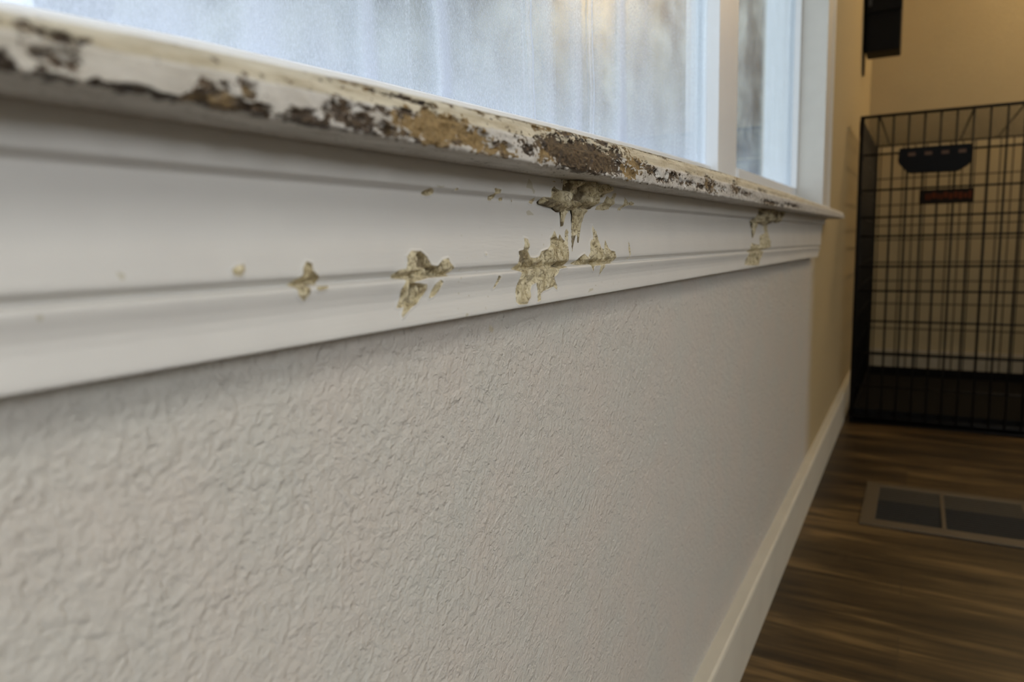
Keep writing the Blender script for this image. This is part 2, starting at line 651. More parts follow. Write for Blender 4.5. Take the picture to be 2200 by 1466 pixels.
bm = bmesh.new()
bm_prism_x(bm, [(Y_WALL, 0), (0.198, 0), (0.198, 0.094), (0.1992, 0.098), (0.202, 0.1), (Y_WALL, 0.1)], -1.6, X_FAR)
tag(build('baseboard_left', bm, MAT_BASE), kind='structure')
bm = bmesh.new()
for lo, hi in [((X_FAR - 0.016, -3.2, 0), (X_FAR, 0.197, 0.1)), ((X_FAR - 0.010, -3.2, 0.1), (X_FAR, 0.197, 0.112))]:
    bm_box(bm, lo, hi, 0.002)
tag(build('baseboard_far', bm, simple('cream_baseboard', (0.40, 0.34, 0.235), 0.6)), kind='structure')

# ------------------------------------------------------------------ window unit
win = empty('window_1', (0.3, 0.29, SILL_Z))
tag(win, kind='structure')


def wpart(name, lst, m, parent=win, bev=0.0012):
    bm = bmesh.new()
    for lo, hi in lst:
        bm_box(bm, lo, hi, bev)
    me_o = build(name, bm, m)
    me_o.parent = parent
    me_o.matrix_parent_inverse = parent.matrix_world.inverted()
    return me_o


TOPZ = 1.95
wpart('window_frame', [((-1.2, 0.258, SILL_Z + 0.014), (1.885, 0.335, Z0 + 0.074)),
                       ((-1.2, 0.258, TOPZ - 0.04), (1.885, 0.335, TOPZ)),
                       ((-1.2, 0.258, Z0 + 0.076), (-1.16, 0.335, TOPZ - 0.04)),
                       ((1.872, 0.262, Z0 + 0.076), (1.885, 0.335, TOPZ - 0.04)),
                       ((1.858, 0.281, Z0 + 0.076), (1.872, 0.335, TOPZ - 0.04))], MAT_VINYL)
bm = bmesh.new()
bx = [(-1.16, 0.0800), (0.10, 0.0815), (0.145, 0.0837), (0.215, 0.0877), (0.33, 0.0915), (0.60, 0.0972), (0.87, 0.1010), (1.085, 0.1025)]
vv = [[bm.verts.new((x, y, Z0 + z)) for y, z in ((0.2755, 0.070), (0.268, 0.070), (0.268, zt - 0.0015), (0.2700, zt), (0.2755, zt + 0.0015))] for x, zt in bx]
for p_, q_ in zip(vv, vv[1:]):
    for k in range(5):
        bm.faces.new((p_[k], p_[(k + 1) % 5], q_[(k + 1) % 5], q_[k]))
bm.faces.new(vv[0])
bm.faces.new(vv[-1][::-1])
o = build('glazing_bead', bm, MAT_VINYL)
o.parent = win
o.matrix_parent_inverse = win.matrix_world.inverted()
stile = wpart('meeting_stile', [((1.085, 0.2585, Z0 + 0.076), (1.150, 0.281, TOPZ - 0.04)),
                                ((1.096, 0.281, Z0 + 0.076), (1.20, 0.289, TOPZ - 0.04)),
                                ((1.085, 0.289, Z0 + 0.076), (1.20, 0.307, TOPZ - 0.04))], MAT_VINYL)
wpart('bead', [((1.150, 0.2610, Z0 + 0.076), (1.168, 0.276, TOPZ - 0.04))], MAT_VINYL, stile)
sash = wpart('sliding_sash', [((1.168, 0.2640, Z0 + 0.076), (1.232, 0.276, TOPZ - 0.04)),
                              ((1.232, 0.2600, Z0 + 0.076), (1.872, 0.276, Z0 + 0.109)),
                              ((1.864, 0.2590, Z0 + 0.109), (1.872, 0.2725, TOPZ - 0.04))], MAT_VINYL)
wpart('gasket', [((1.228, 0.2685, Z0 + 0.109), (1.236, 0.2715, TOPZ - 0.04)),
                 ((1.236, 0.2685, Z0 + 0.109), (1.864, 0.2705, Z0 + 0.112))], MAT_BEAD, sash, 0.0)
wpart('jamb', [((1.872, 0.2015, Z0 + 0.055), (1.886, 0.262, TOPZ))], MAT_TRIM)
g = wpart('glass_pane', [((-1.165, 0.276, Z0 + 0.072), (1.09, 0.279, TOPZ - 0.03))], glass_material('dirty_window_glass', 1.0), bev=0)
g['label'] = 'wide fixed pane of streaked dirty glass'
g2 = wpart('glass_pane', [((1.225, 0.2715, Z0 + 0.105), (1.868, 0.2740, TOPZ - 0.03))], glass_material('cleaner_window_glass', 0.42), bev=0)
g2['label'] = 'narrow cleaner pane in the sliding sash'

# side casing standing on the sill
bm = bmesh.new()
prof = [(1.876, 0.2178), (1.876, 0.2050), (1.880, 0.2030), (1.892, 0.2022), (1.955, 0.2000), (1.960, 0.1972), (1.966, 0.1962),
        (1.984, 0.1962), (1.990, 0.1975), (1.990, 0.2178)]
za, zb = Z0 + 0.0575, 2.05
a = [bm.verts.new((x, y, za)) for x, y in prof]
b = [bm.verts.new((x, y, zb)) for x, y in prof]
for k in range(len(prof)):
    bm.faces.new((a[k], a[(k + 1) % len(prof)], b[(k + 1) % len(prof)], b[k]))
bm.faces.new(a[::-1])
bm.faces.new(b)
cas = build('trim_2', bm, MAT_TRIM)
tag(cas, 'white painted side casing of the window standing on the sill end', 'window casing', kind='structure')

# ------------------------------------------------------------------ the chewed sill board
CHEW = {
    'small': [(0.202,-0.0054),(0.2049,-0.0063),(0.2051,-0.0091),(0.2094,-0.0123),(0.2095,-0.0145),(0.2032,-0.0146),(0.2024,-0.0176),(0.1997,-0.0204),(0.1966,-0.0179),(0.1959,-0.015),(0.1952,-0.0139),(0.1966,-0.0119),(0.1994,-0.0103),(0.1998,-0.0078)],
    'small2': [(0.2056,-0.016),(0.2071,-0.0152),(0.2128,-0.0152),(0.2117,-0.0164),(0.2075,-0.017)],
    'mid': [(0.2678,-0.003),(0.2751,-0.0032),(0.2794,-0.0059),(0.2822,-0.01),(0.2868,-0.0107),(0.2918,-0.0077),(0.2968,-0.0071),(0.2983,-0.0097),(0.3019,-0.0122),(0.3014,-0.0145),(0.2962,-0.0159),(0.2787,-0.0159),(0.2727,-0.0166),(0.2668,-0.0172),(0.2778,-0.0187),(0.2787,-0.021),(0.2759,-0.0239),(0.2712,-0.0275),(0.266,-0.0292),(0.2615,-0.0314),(0.259,-0.0329),(0.2588,-0.0311),(0.2618,-0.0276),(0.259,-0.0282),(0.2559,-0.0279),(0.2586,-0.0243),(0.2585,-0.02),(0.2612,-0.0168),(0.262,-0.0156),(0.2565,-0.0149),(0.2543,-0.0131),(0.2568,-0.0111),(0.2623,-0.0109),(0.2639,-0.0076),(0.2637,-0.0055)],
    'mid2': [(0.2888,-0.0171),(0.2915,-0.0186),(0.2893,-0.0222),(0.2851,-0.0251),(0.2811,-0.0257),(0.2821,-0.023),(0.2847,-0.0191)],
    'big': [(0.3782,0.0022),(0.3829,0.0013),(0.3833,-0.0019),(0.3807,-0.0058),(0.3829,-0.0094),(0.3878,-0.01),(0.3939,-0.0093),(0.3981,-0.0062),(0.4076,-0.005),(0.412,-0.0023),(0.4127,0.0015),(0.4166,0.0033),(0.4206,0.0067),(0.4228,0.0028),(0.4244,0.0009),(0.4274,0.0045),(0.4302,0.0018),(0.4336,-0.0006),(0.4362,0.0057),(0.4392,0.0079),(0.4409,0.0052),(0.4383,-0.0017),(0.4363,-0.0076),(0.4368,-0.0126),(0.4372,-0.0161),(0.4342,-0.0174),(0.4226,-0.0179),(0.4208,-0.0207),(0.4168,-0.0229),(0.4222,-0.0286),(0.421,-0.0314),(0.4165,-0.0287),(0.4077,-0.03),(0.4013,-0.0305),(0.397,-0.0321),(0.3958,-0.0357),(0.3912,-0.0367),(0.3924,-0.0331),(0.394,-0.0296),(0.3922,-0.0248),(0.3871,-0.0259),(0.385,-0.0289),(0.3839,-0.0329),(0.3799,-0.0349),(0.3778,-0.0367),(0.3675,-0.0361),(0.3648,-0.0341),(0.3665,-0.0276),(0.3691,-0.0225),(0.3711,-0.0178),(0.3657,-0.0163),(0.3672,-0.0124),(0.3693,-0.0086),(0.3689,-0.0055),(0.3755,-0.0048),(0.3775,-0.0013)],
    'right': [(0.4833,0.0103),(0.4874,0.0068),(0.4916,0.0014),(0.4937,-0.0057),(0.4995,-0.0074),(0.5041,0.0002),(0.5085,-0.0065),(0.5131,-0.0083),(0.521,-0.009),(0.5241,-0.0143),(0.5257,-0.0166),(0.5114,-0.0178),(0.4993,-0.0179),(0.4963,-0.0222),(0.4925,-0.0254),(0.4912,-0.022),(0.4912,-0.0182),(0.4806,-0.0183),(0.4798,-0.0226),(0.475,-0.0191),(0.4744,-0.017),(0.4552,-0.0168),(0.4452,-0.0154),(0.4477,-0.0139),(0.4554,-0.0111),(0.4632,-0.0093),(0.4684,-0.012),(0.4732,-0.0085),(0.4754,-0.0016),(0.4796,0.0004),(0.4824,0.0004),(0.4818,0.0057)],
    'sl': [(0.3447,-0.0178),(0.3476,-0.0192),(0.3462,-0.0216),(0.3427,-0.0247),(0.3402,-0.0254),(0.342,-0.0234),(0.3433,-0.021)],
    'ln': [(0.5536,-0.0002),(0.5559,-0.0056),(0.5556,-0.0159),(0.5523,-0.0158),(0.5513,-0.0073)],
    'pale': [(0.4733,-0.034),(0.4802,-0.0339),(0.4788,-0.0354),(0.4678,-0.0368)],
    'drip1': [(0.4307,0.0209),(0.4365,0.0194),(0.4334,0.0161),(0.4318,0.012),(0.4298,0.0086),(0.4306,0.014)],
    'drip2': [(0.4466,0.0221),(0.4634,0.0226),(0.4611,0.0175),(0.4599,0.0124),(0.457,0.0047),(0.4542,-0.0021),(0.4532,-0.0016),(0.4544,0.0047),(0.4529,0.0068),(0.4502,0.0039),(0.4469,-0.0011),(0.4431,-0.0078),(0.4426,-0.0072),(0.445,0.0018),(0.4472,0.008),(0.4485,0.0164)],
    'under': [(0.4294,0.0382),(0.4362,0.0396),(0.4597,0.0423),(0.5032,0.0419),(0.5044,0.0402),(0.4969,0.0335),(0.5005,0.031),(0.4815,0.028),(0.4825,0.0241),(0.4756,0.0213),(0.4634,0.0209),(0.4365,0.0194),(0.4249,0.0183),(0.4175,0.0209),(0.4068,0.0217),(0.399,0.0226),(0.4009,0.0265),(0.4114,0.0265),(0.4125,0.0319),(0.4162,0.0337),(0.4225,0.0305),(0.4282,0.0319)],
    'r1': [(0.4907,0.0212),(0.5042,0.0316),(0.5118,0.0296),(0.5169,0.0335),(0.5222,0.0347),(0.5235,0.0333),(0.5195,0.0299),(0.5207,0.0262),(0.5181,0.0224),(0.5053,0.0211)],
    'r2': [(0.5355,0.0219),(0.5397,0.0283),(0.5414,0.0332),(0.5432,0.0303),(0.5453,0.0304),(0.5496,0.0281),(0.5553,0.0293),(0.5627,0.0281),(0.5612,0.0261),(0.5495,0.0262),(0.5438,0.0241),(0.5424,0.0221)],
    'pale2': [(0.3789,0.031),(0.3827,0.0366),(0.387,0.0336),(0.3877,0.0311),(0.3905,0.0294),(0.3888,0.0274),(0.386,0.0302)],
    'c3': [(0.3886,0.0226),(0.3916,0.0261),(0.3952,0.024),(0.3931,0.022)],
    'pale3': [(0.3847,0.0174),(0.3888,0.0186),(0.3953,0.0157),(0.3862,0.0152)],
    'd1': [(0.2812,0.0239),(0.2851,0.0261),(0.2887,0.0253),(0.2912,0.024),(0.2886,0.023),(0.2848,0.0223),(0.2815,0.0227)],
    'd2': [(0.3426,0.0289),(0.3499,0.0283),(0.3494,0.0262),(0.3461,0.0257),(0.3481,0.0241),(0.3443,0.0224),(0.3418,0.0223),(0.3408,0.0246),(0.3436,0.0258)],
    'd3': [(0.3576,0.0235),(0.357,0.0227),(0.3555,0.0223),(0.3539,0.0223),(0.3531,0.0229),(0.3527,0.0237),(0.3542,0.0244),(0.3557,0.0246),(0.3568,0.0242)],
    'dot': [(0.3077,0.0264),(0.3074,0.0259),(0.3066,0.0257),(0.3058,0.0257),(0.3054,0.026),(0.3052,0.0265),(0.3059,0.0269),(0.3067,0.027),(0.3073,0.0268)],
    'dot2': [(0.3337,-0.0064),(0.3335,-0.0067),(0.333,-0.0068),(0.3324,-0.0067),(0.3321,-0.0065),(0.332,-0.0062),(0.3325,-0.006),(0.333,-0.0059),(0.3334,-0.0061)],
    'dot3': [(0.3675,0.0241),(0.3684,0.0237),(0.3687,0.022),(0.3676,0.0222)],
    'pale4': [(0.2883,0.0284),(0.2901,0.0273),(0.2933,0.0271),(0.2956,0.0276),(0.2948,0.0266),(0.2926,0.0262),(0.2894,0.0267)],
    'chip': [(0.1675,-0.007),(0.1697,-0.0058),(0.1728,-0.0053),(0.173,-0.0072),(0.1712,-0.0094),(0.1682,-0.009)],
    'pale5': [(0.1273,-0.0056),(0.1299,-0.0066),(0.1294,-0.0085),(0.1282,-0.0077)],
    'pale6': [(0.1062,-0.0168),(0.1059,-0.0174),(0.1053,-0.0176),(0.1047,-0.0175),(0.1045,-0.0169),(0.1044,-0.0163),(0.105,-0.0159),(0.1055,-0.0158),(0.1059,-0.0162)],
    'farunder': [(1.086,0.0377),(1.1536,0.0408),(1.3154,0.043),(1.2945,0.0327),(1.2692,0.0209),(1.2431,0.0197),(1.2126,0.0219),(1.1749,0.0174),(1.1392,0.0147),(1.1047,0.0175),(1.0725,0.0164),(1.0342,0.0183),(1.0636,0.026)],
    'far': [(1.0379,0.0183),(1.0723,0.0179),(1.062,0.0052),(1.0477,-0.0037),(1.0418,0.0169)],
    'far2': [(1.139,0.0162),(1.1749,0.0174),(1.1722,0.0035),(1.1826,-0.0048),(1.1844,-0.018),(1.1306,-0.021),(1.1187,-0.0294),(1.0951,-0.0419),(1.0593,-0.0413),(0.9969,-0.0381),(1.0068,-0.032),(1.0203,-0.0237),(1.0303,-0.0152),(1.0407,-0.0088),(1.0523,-0.0111),(1.0959,-0.0133),(1.1026,-0.0003),(1.1406,0.0035)],
}
WEAR = [(0.088,0.12,0.0026,0.092,1.2,0.3),(0.094,0.66,0.0072,0.135,0.75,0.2),(0.102,0.61,0.0064,0.098,0.95,0.2),(0.100,0.38,0.0047,0.090,0.9,0.25),(0.097,0.03,0.0055,0.062,1,0),(0.108,0.05,0.0021,0.043,1,0.2),(0.112,0.04,0.0011,0.036,1,0.2),(0.117,0.04,0.0037,0.074,1,0.25),(0.126,0.00,0.0067,0.053,1,0.45),(0.143,0.11,0.0102,0.128,1.15,0.4),(0.153,0.39,0.0038,0.115,1,0.4),(0.156,0.09,0.0032,0.108,1.1,0.35),(0.136,0.24,0.0023,0.039,0.9,0.1),(0.138,0.34,0.0068,0.032,0.5,0.1),(0.143,0.40,0.0063,0.048,0.6,0.1),(0.174,0.07,0.0090,0.104,1.1,0.2),(0.192,0.29,0.0073,0.144,1.05,0.1),(0.198,0.14,0.0071,0.119,1.2,0.1),(0.213,0.47,0.0039,0.085,0.9,0.2),(0.216,0.20,0.0095,0.085,1,0.3),(0.184,-0.01,0.0054,0.062,1,0.1),(0.226,0.46,0.0052,0.067,0.9,0.3),(0.203,0.45,0.0049,0.055,0.7,0.1),(0.248,0.41,0.0180,0.219,1.5,0.95),(0.231,0.51,0.0077,0.078,1.1,0.3),(0.265,0.37,0.0108,0.164,1.2,0.9),(0.278,0.29,0.0078,0.125,1.1,0.85),(0.254,0.20,0.0205,0.071,0.9,0.5),(0.232,0.09,0.0066,0.049,0.9,0.1),(0.298,0.21,0.0129,0.107,0.9,0.6),(0.318,0.50,0.0086,0.110,0.45,0.3),(0.291,0.31,0.0050,0.074,0.8,0.3),(0.324,0.33,0.0045,0.088,1.1,0.15),(0.346,0.30,0.0099,0.158,1.1,0.6),(0.360,0.49,0.0203,0.228,1.4,0.25),(0.385,0.40,0.0290,0.281,1.6,0),(0.415,0.39,0.0256,0.219,1.5,0.05),(0.426,0.31,0.0229,0.148,1.4,0),(0.366,0.26,0.0107,0.137,1,0.7),(0.394,0.20,0.0338,0.083,1.1,0),(0.463,0.27,0.0140,0.116,1.2,1),(0.450,0.58,0.0117,0.254,0.8,0.2),(0.481,0.49,0.0130,0.131,1.1,0.6),(0.468,0.84,0.0177,0.181,0.5,0.5),(0.505,0.47,0.0102,0.108,1,0.1),(0.516,0.37,0.0105,0.082,1,0),(0.463,0.99,0.0262,0.103,0.6,0.8),(0.567,0.39,0.0149,0.114,0.9,0.3),(0.538,0.21,0.0136,0.056,0.9,0.1),(0.600,0.30,0.0272,0.073,0.8,0.2),(0.684,0.36,0.0206,0.193,1.1,0.4),(0.651,0.26,0.0189,0.077,0.8,0.2),(0.791,0.45,0.0199,0.187,0.95,0.3),(0.729,0.32,0.0192,0.086,0.6,0.1),(0.838,0.34,0.0494,0.080,0.7,0.1),(0.613,0.54,0.0085,0.074,0.6,0.1),(0.998,0.18,0.0679,0.096,0.9,0.1),(1.175,0.27,0.0919,0.087,0.8,0.1),(0.948,0.62,0.0307,0.091,0.6,0.2),(0.813,0.88,0.0326,0.097,0.5,0.6),(0.197,0.85,0.0021,0.036,0.9,0.7),(0.204,0.85,0.0030,0.037,0.8,0.6),(0.211,0.81,0.0047,0.047,0.8,0.5),(0.230,0.79,0.0087,0.048,1,0.3),(0.242,0.79,0.0057,0.039,0.9,0.3),(0.250,0.77,0.0027,0.060,0.8,0.5),(0.263,0.90,0.0028,0.071,0.8,0.5),(0.257,0.99,0.0068,0.040,0.7,0.3),(0.288,0.87,0.0025,0.063,0.9,0.6),(0.303,0.83,0.0027,0.065,0.8,0.6),(0.341,0.83,0.0053,0.067,1,0.7),(0.360,0.86,0.0116,0.057,0.9,0.7),(0.382,0.88,0.0140,0.070,1,0.4),(0.405,0.87,0.0104,0.060,0.7,0.4),(0.427,0.87,0.0137,0.086,0.8,0.2),(0.555,0.90,0.0118,0.071,0.6,0.2)]

def columns(x0, xd, x1, k, coarse):
    xs = list(np.arange(x0, xd, coarse))
    x = xd
    while x < x1:
        xs.append(x)
        x += (x + 0.1) * k
    xs.append(x1)
    return np.array(xs)


def sill_thickness(x):
    return np.interp(x, [-1.2, 0.07, 0.13, 0.22, 0.36, 0.50, 0.75, 1.3, 1.75, 2.07],
                     [0.0135, 0.0140, 0.0172, 0.0205, 0.0235, 0.0255, 0.0272, 0.0250, 0.0210, 0.0175])


XS = columns(-1.2, 0.05, 2.07, 0.0015, 0.04)
nose = [(0.0, 0.1702), (0.02, 0.1692), (0.06, 0.1689), (0.30, 0.1688), (0.49, 0.1690), (0.525, 0.1694), (0.555, 0.1709), (0.60, 0.1713),
        (0.75, 0.1722), (0.88, 0.1742), (0.96, 0.1775), (1.0, 0.1850)]
hh = np.concatenate([np.linspace(0, 0.12, 12, endpoint=False), np.linspace(0.12, 0.9, 66, endpoint=False), np.linspace(0.9, 1.0, 12)])
yy = np.interp(hh, [p[0] for p in nose], [p[1] for p in nose])
under_y = np.linspace(Y_WALL, 0.1712, 18)
top_f = np.linspace(0.15, 1.0, 5)
nU, nN, nT = len(under_y), len(hh), len(top_f)
H = np.concatenate([np.zeros(nU), hh, np.ones(nT)])
Xg = np.repeat(XS[:, None], len(H), 1)
Hg = np.repeat(H[None, :], len(XS), 0)
Tg = sill_thickness(Xg)
back = np.where(XS > 1.8865, Y_WALL - 0.0005, 0.2575)
Yg = np.zeros_like(Xg)
Yg[:, :nU] = under_y
Yg[:, nU:nU + nN] = yy
Yg[:, nU + nN:] = 0.185 + (back[:, None] - 0.185) * top_f
under_h = (Yg[:, :nU] - 0.1702) / 0.024          # distance in from the nose, in nose heights
Hs = Hg.copy()
Hs[:, :nU] = -under_h * 1.0
wear = np.full(Xg.shape, -0.15)
wu = (fbm(Xg * 110, Hg * 2.6, 301, 3) - 0.5)
wv2 = (fbm(Xg * 110, Hg * 2.6, 307, 3) - 0.5)
gold = np.zeros(Xg.shape)
for (cx, ch, rx, rh, st, gd) in WEAR:
    if ch < 0.5:
        ch, rh = ch - 0.05, rh * (1.4 if cx < 0.2 else 1.15)
    lo, hi = np.searchsorted(XS, [cx - 2.2 * rx, cx + 2.2 * rx])
    if hi <= lo:
        continue
    dx = (Xg[lo:hi] - cx) / rx
    dh = (Hs[lo:hi] - ch) / rh
    dx = dx + 1.1 * wu[lo:hi]
    dh = dh + 1.1 * wv2[lo:hi]
    d = np.sqrt(dx * dx + dh * dh)
    wv = -0.15 + (st * 0.95 + 0.25) * np.clip(1 - d / 1.9, 0, 1) ** 0.75
    g_ = gold[lo:hi]
    w_ = wear[lo:hi]
    gold[lo:hi] = np.where(wv > w_, gd, g_)
    wear[lo:hi] = np.maximum(w_, wv)
n_lo = fbm(Xg * 130, Hs * 3.2, 5, 4)
n_hi = fbm(Xg * 520, Hs * 13, 9, 3)
edge = sstep(0.22, 0.0, np.abs(Hs - 0.02))
wear = wear + edge * 0.26 * sstep(0.45, 0.7, fbm(Xg * 45, Hs * 0, 21, 3)) * sstep(2.0, 1.5, Xg)
# broken line where the paint film has cracked along the upper arris
wear = np.maximum(wear, 0.95 * sstep(0.020, 0.006, np.abs(Hs - 0.905 - 0.02 * (fbm(Xg * 25, Hg * 0, 55, 3) - 0.5))) * sstep(0.46, 0.56, fbm(Xg * 38, Hg * 0, 57, 3)) * sstep(0.13, 0.2, Xg) * sstep(1.4, 1.0, Xg))
wear = np.where(Hg >= 1, 0.0, wear)
wear[:, :nU] *= sstep(0.42, 0.1, under_h)
bare = sstep(0.42, 0.75, wear + (n_lo - 0.5) * 1.2)
dep = bare * (0.0006 + 0.0016 * n_lo + 0.0008 * n_hi) + (n_lo - 0.5) * 0.0007 * (Hg > 0) * (Hg < 1)
Zg = SILL_Z + Hg * Tg
Yg = Yg + dep * ((Hg > 0) & (Hg < 1))
# gnawed lower arris and lifted paint lip
low = sstep(0.14, 0.0, np.abs(Hs))
Zg = Zg + low * bare * 0.0018 * n_lo - low * (1 - bare) * 0.0010 * sstep(0.5, 0.8, n_hi) * (Hg < 0.2)
# rounded end of the horn
er = np.clip((Xg - 2.058) / 0.012, 0, 1)
Yg = Yg + (1 - np.sqrt(np.clip(1 - er ** 2, 0, 1))) * 0.012 * (Yg < 0.2)
cream = sstep(0.50, 0.60, Hs + (n_lo - 0.5) * 0.10)
cream = np.maximum(cream, 0.35 * sstep(0.22, 0.08, Xg) * (Hs > 0))
cream = cream * sstep(1.95, 1.2, Xg)
speck = 0.10 + 0.42 * sstep(0.2, 0.34, Xg) * sstep(1.5, 0.7, Xg) * sstep(0.62, 0.3, Hs) * sstep(0.0, 0.06, Hs)
speck = speck * sstep(0.35, 0.6, fbm(Xg * 60, Hs * 2, 33, 3))
speck[:, :nU] = 0
V = np.stack([Xg, Yg, Zg], -1).reshape(-1, 3)
F = grid_faces(len(XS), len(H), closed_v=True)
nv = len(H)
base = len(V)
cen = V.reshape(len(XS), nv, 3)[-1].mean(0)
V = np.vstack([V, cen])
last = (len(XS) - 1) * nv
cap = np.array([[last + j, last + (j + 1) % nv, base, base] for j in range(nv)])
attrs = {}
for an, av in (('wear', wear), ('gold', gold), ('cream', cream), ('speck', speck)):
    attrs[an] = np.append(av.ravel(), 0.0)
me = mesh_np('window_sill', V, F, attrs)
bmx = bmesh.new()
bmx.from_mesh(me)
bmx.verts.ensure_lookup_table()
for j in range(nv):
    try:
        bmx.faces.new((bmx.verts[last + j], bmx.verts[last + (j + 1) % nv], bmx.verts[base]))
    except ValueError:
        pass
bmesh.ops.recalc_face_normals(bmx, faces=bmx.faces[:])
bmx.to_mesh(me)
bmx.free()
sill = link('window_sill', me, MAT_SILL)
tag(sill, 'long chewed wooden window sill with white paint peeling to brown wood along its rounded nose', 'window sill', kind='thing')

# ------------------------------------------------------------------ the moulded apron under the sill
XA = columns(-1.2, 0.06, 1.95, 0.00165, 0.05)
prof = [(0.0, 0.2006), (0.03, 0.2002), (0.10, 0.2003), (0.25, 0.2010), (0.4, 0.2017), (0.55, 0.2018), (0.68, 0.2012), (0.8, 0.2003), (0.88, 0.1999), (0.925, 0.2000), (0.955, 0.2012), (0.985, 0.2042),
        (1.0, 0.2042), (1.075, 0.2002), (1.12, 0.2000), (1.3, 0.2008), (1.6, 0.2026), (1.9, 0.2036), (2.04, 0.2040), (2.10, 0.2036),
        (2.24, 0.2002), (2.32, 0.2000), (3.0, 0.2000)]
LV = np.concatenate([np.linspace(0, 1, 62, endpoint=False), np.linspace(1, 2, 88, endpoint=False), np.linspace(2, 3, 44)])
PY = np.interp(LV, [p[0] for p in prof], [p[1] for p in prof])
Xg = np.repeat(XA[:, None], len(LV), 1)
Lg = np.repeat(LV[None, :], len(XA), 0)
k0 = -0.0350 - 0.0085 * Xg
k1 = -0.0122 - 0.0085 * Xg
k2 = 0.0232 - 0.0015 * Xg
k3 = 0.0385 + 0 * Xg
Zr = np.where(Lg < 1, k0 + (k1 - k0) * Lg, np.where(Lg < 2, k1 + (k2 - k1) * (Lg - 1), k2 + (k3 - k2) * (Lg - 2)))
xe = np.interp(Lg, [0, 0.5, 1, 1.5, 2, 3], [1.80, 1.835, 1.845, 1.87, 1.91, 1.95])
Xm = np.where(Xg > 1.6, 1.6 + (Xg - 1.6) * (xe - 1.6) / 0.35, Xg)
Yg = np.repeat(PY[None, :], len(XA), 0).copy()
sd = np.full(Xm.shape, -1.0)
st = np.full(Xm.shape, -1.0)
for nm, poly in CHEW.items():
    pa = np.array(poly)
    lo, hi = np.searchsorted(XA, [pa[:, 0].min() - 0.006, pa[:, 0].max() + 0.006])
    r = (slice(lo, hi), slice(None))
    zmask = (Zr[r] > pa[:, 1].min() - 0.004) & (Zr[r] < pa[:, 1].max() + 0.004)
    d_ = np.full(Zr[r].shape, -1.0)
    d_[zmask] = sdf_poly(Xm[r][zmask], Zr[r][zmask], poly)
    if nm.startswith('pale'):
        st[r] = np.maximum(st[r], d_)
    else:
        sd[r] = np.maximum(sd[r], d_)
chew = np.clip(0.5 + sd / 0.0014, 0, 1)
stain = np.clip(0.5 + st / 0.0016, 0, 1)
# small stray nicks scattered between the gouges
nick = sstep(0.91, 0.95, vnoise(Xm * 420, Zr * 520, 71)) * sstep(0.55, 0.75, fbm(Xm * 22, Zr * 30, 75, 3)) * sstep(0.2, 0.26, Xm) * sstep(1.2, 0.7, Xm)
stain = np.maximum(stain, nick * 0.75)
wx = Xm + 0.004 * (fbm(Xm * 90, Zr * 90, 40, 3) - 0.5)
wz = Zr + 0.004 * (fbm(Xm * 90, Zr * 90, 44, 3) - 0.5)
rid = 1 - np.abs(2 * fbm(wx * 330, wz * 150, 50, 4) - 1)
bl = fbm(wx * 150, wz * 110, 60, 4)
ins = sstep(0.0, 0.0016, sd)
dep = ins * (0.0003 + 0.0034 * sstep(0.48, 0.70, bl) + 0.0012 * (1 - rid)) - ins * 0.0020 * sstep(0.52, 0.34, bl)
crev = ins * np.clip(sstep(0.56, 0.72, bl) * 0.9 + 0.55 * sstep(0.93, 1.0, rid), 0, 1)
# bruised lip of paint around each gouge
lip = sstep(-0.0011, -0.0002, sd) * (1 - sstep(-0.0002, 0.0004, sd))
Yg = Yg + dep - lip * 0.00035
V = np.stack([Xm, Yg, Zr + Z0], -1)
# return the edges to the wall
nL = len(LV)
wallY = Y_WALL
bot = V[:, :1].copy()
bot[..., 1] = wallY
top = V[:, -1:].copy()
top[..., 1] = wallY
V = np.concatenate([bot, V, top], 1)


def pad(A):
    return np.concatenate([A[:, :1], A, A[:, -1:]], 1)


endc = V[-1:].copy()
endc[..., 1] = wallY
V = np.concatenate([V, endc], 0)
at = {'chew': pad(chew), 'stain': pad(stain), 'crevice': pad(crev)}
at = {k: np.concatenate([v_, v_[-1:] * 0], 0) for k, v_ in at.items()}
me = mesh_np('trim_1', V.reshape(-1, 3), grid_faces(V.shape[0], V.shape[1], flip=False), at)
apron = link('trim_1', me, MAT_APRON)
tag(apron, 'white moulded apron board under the sill, gouged down to tan fibre', 'window apron', kind='structure')


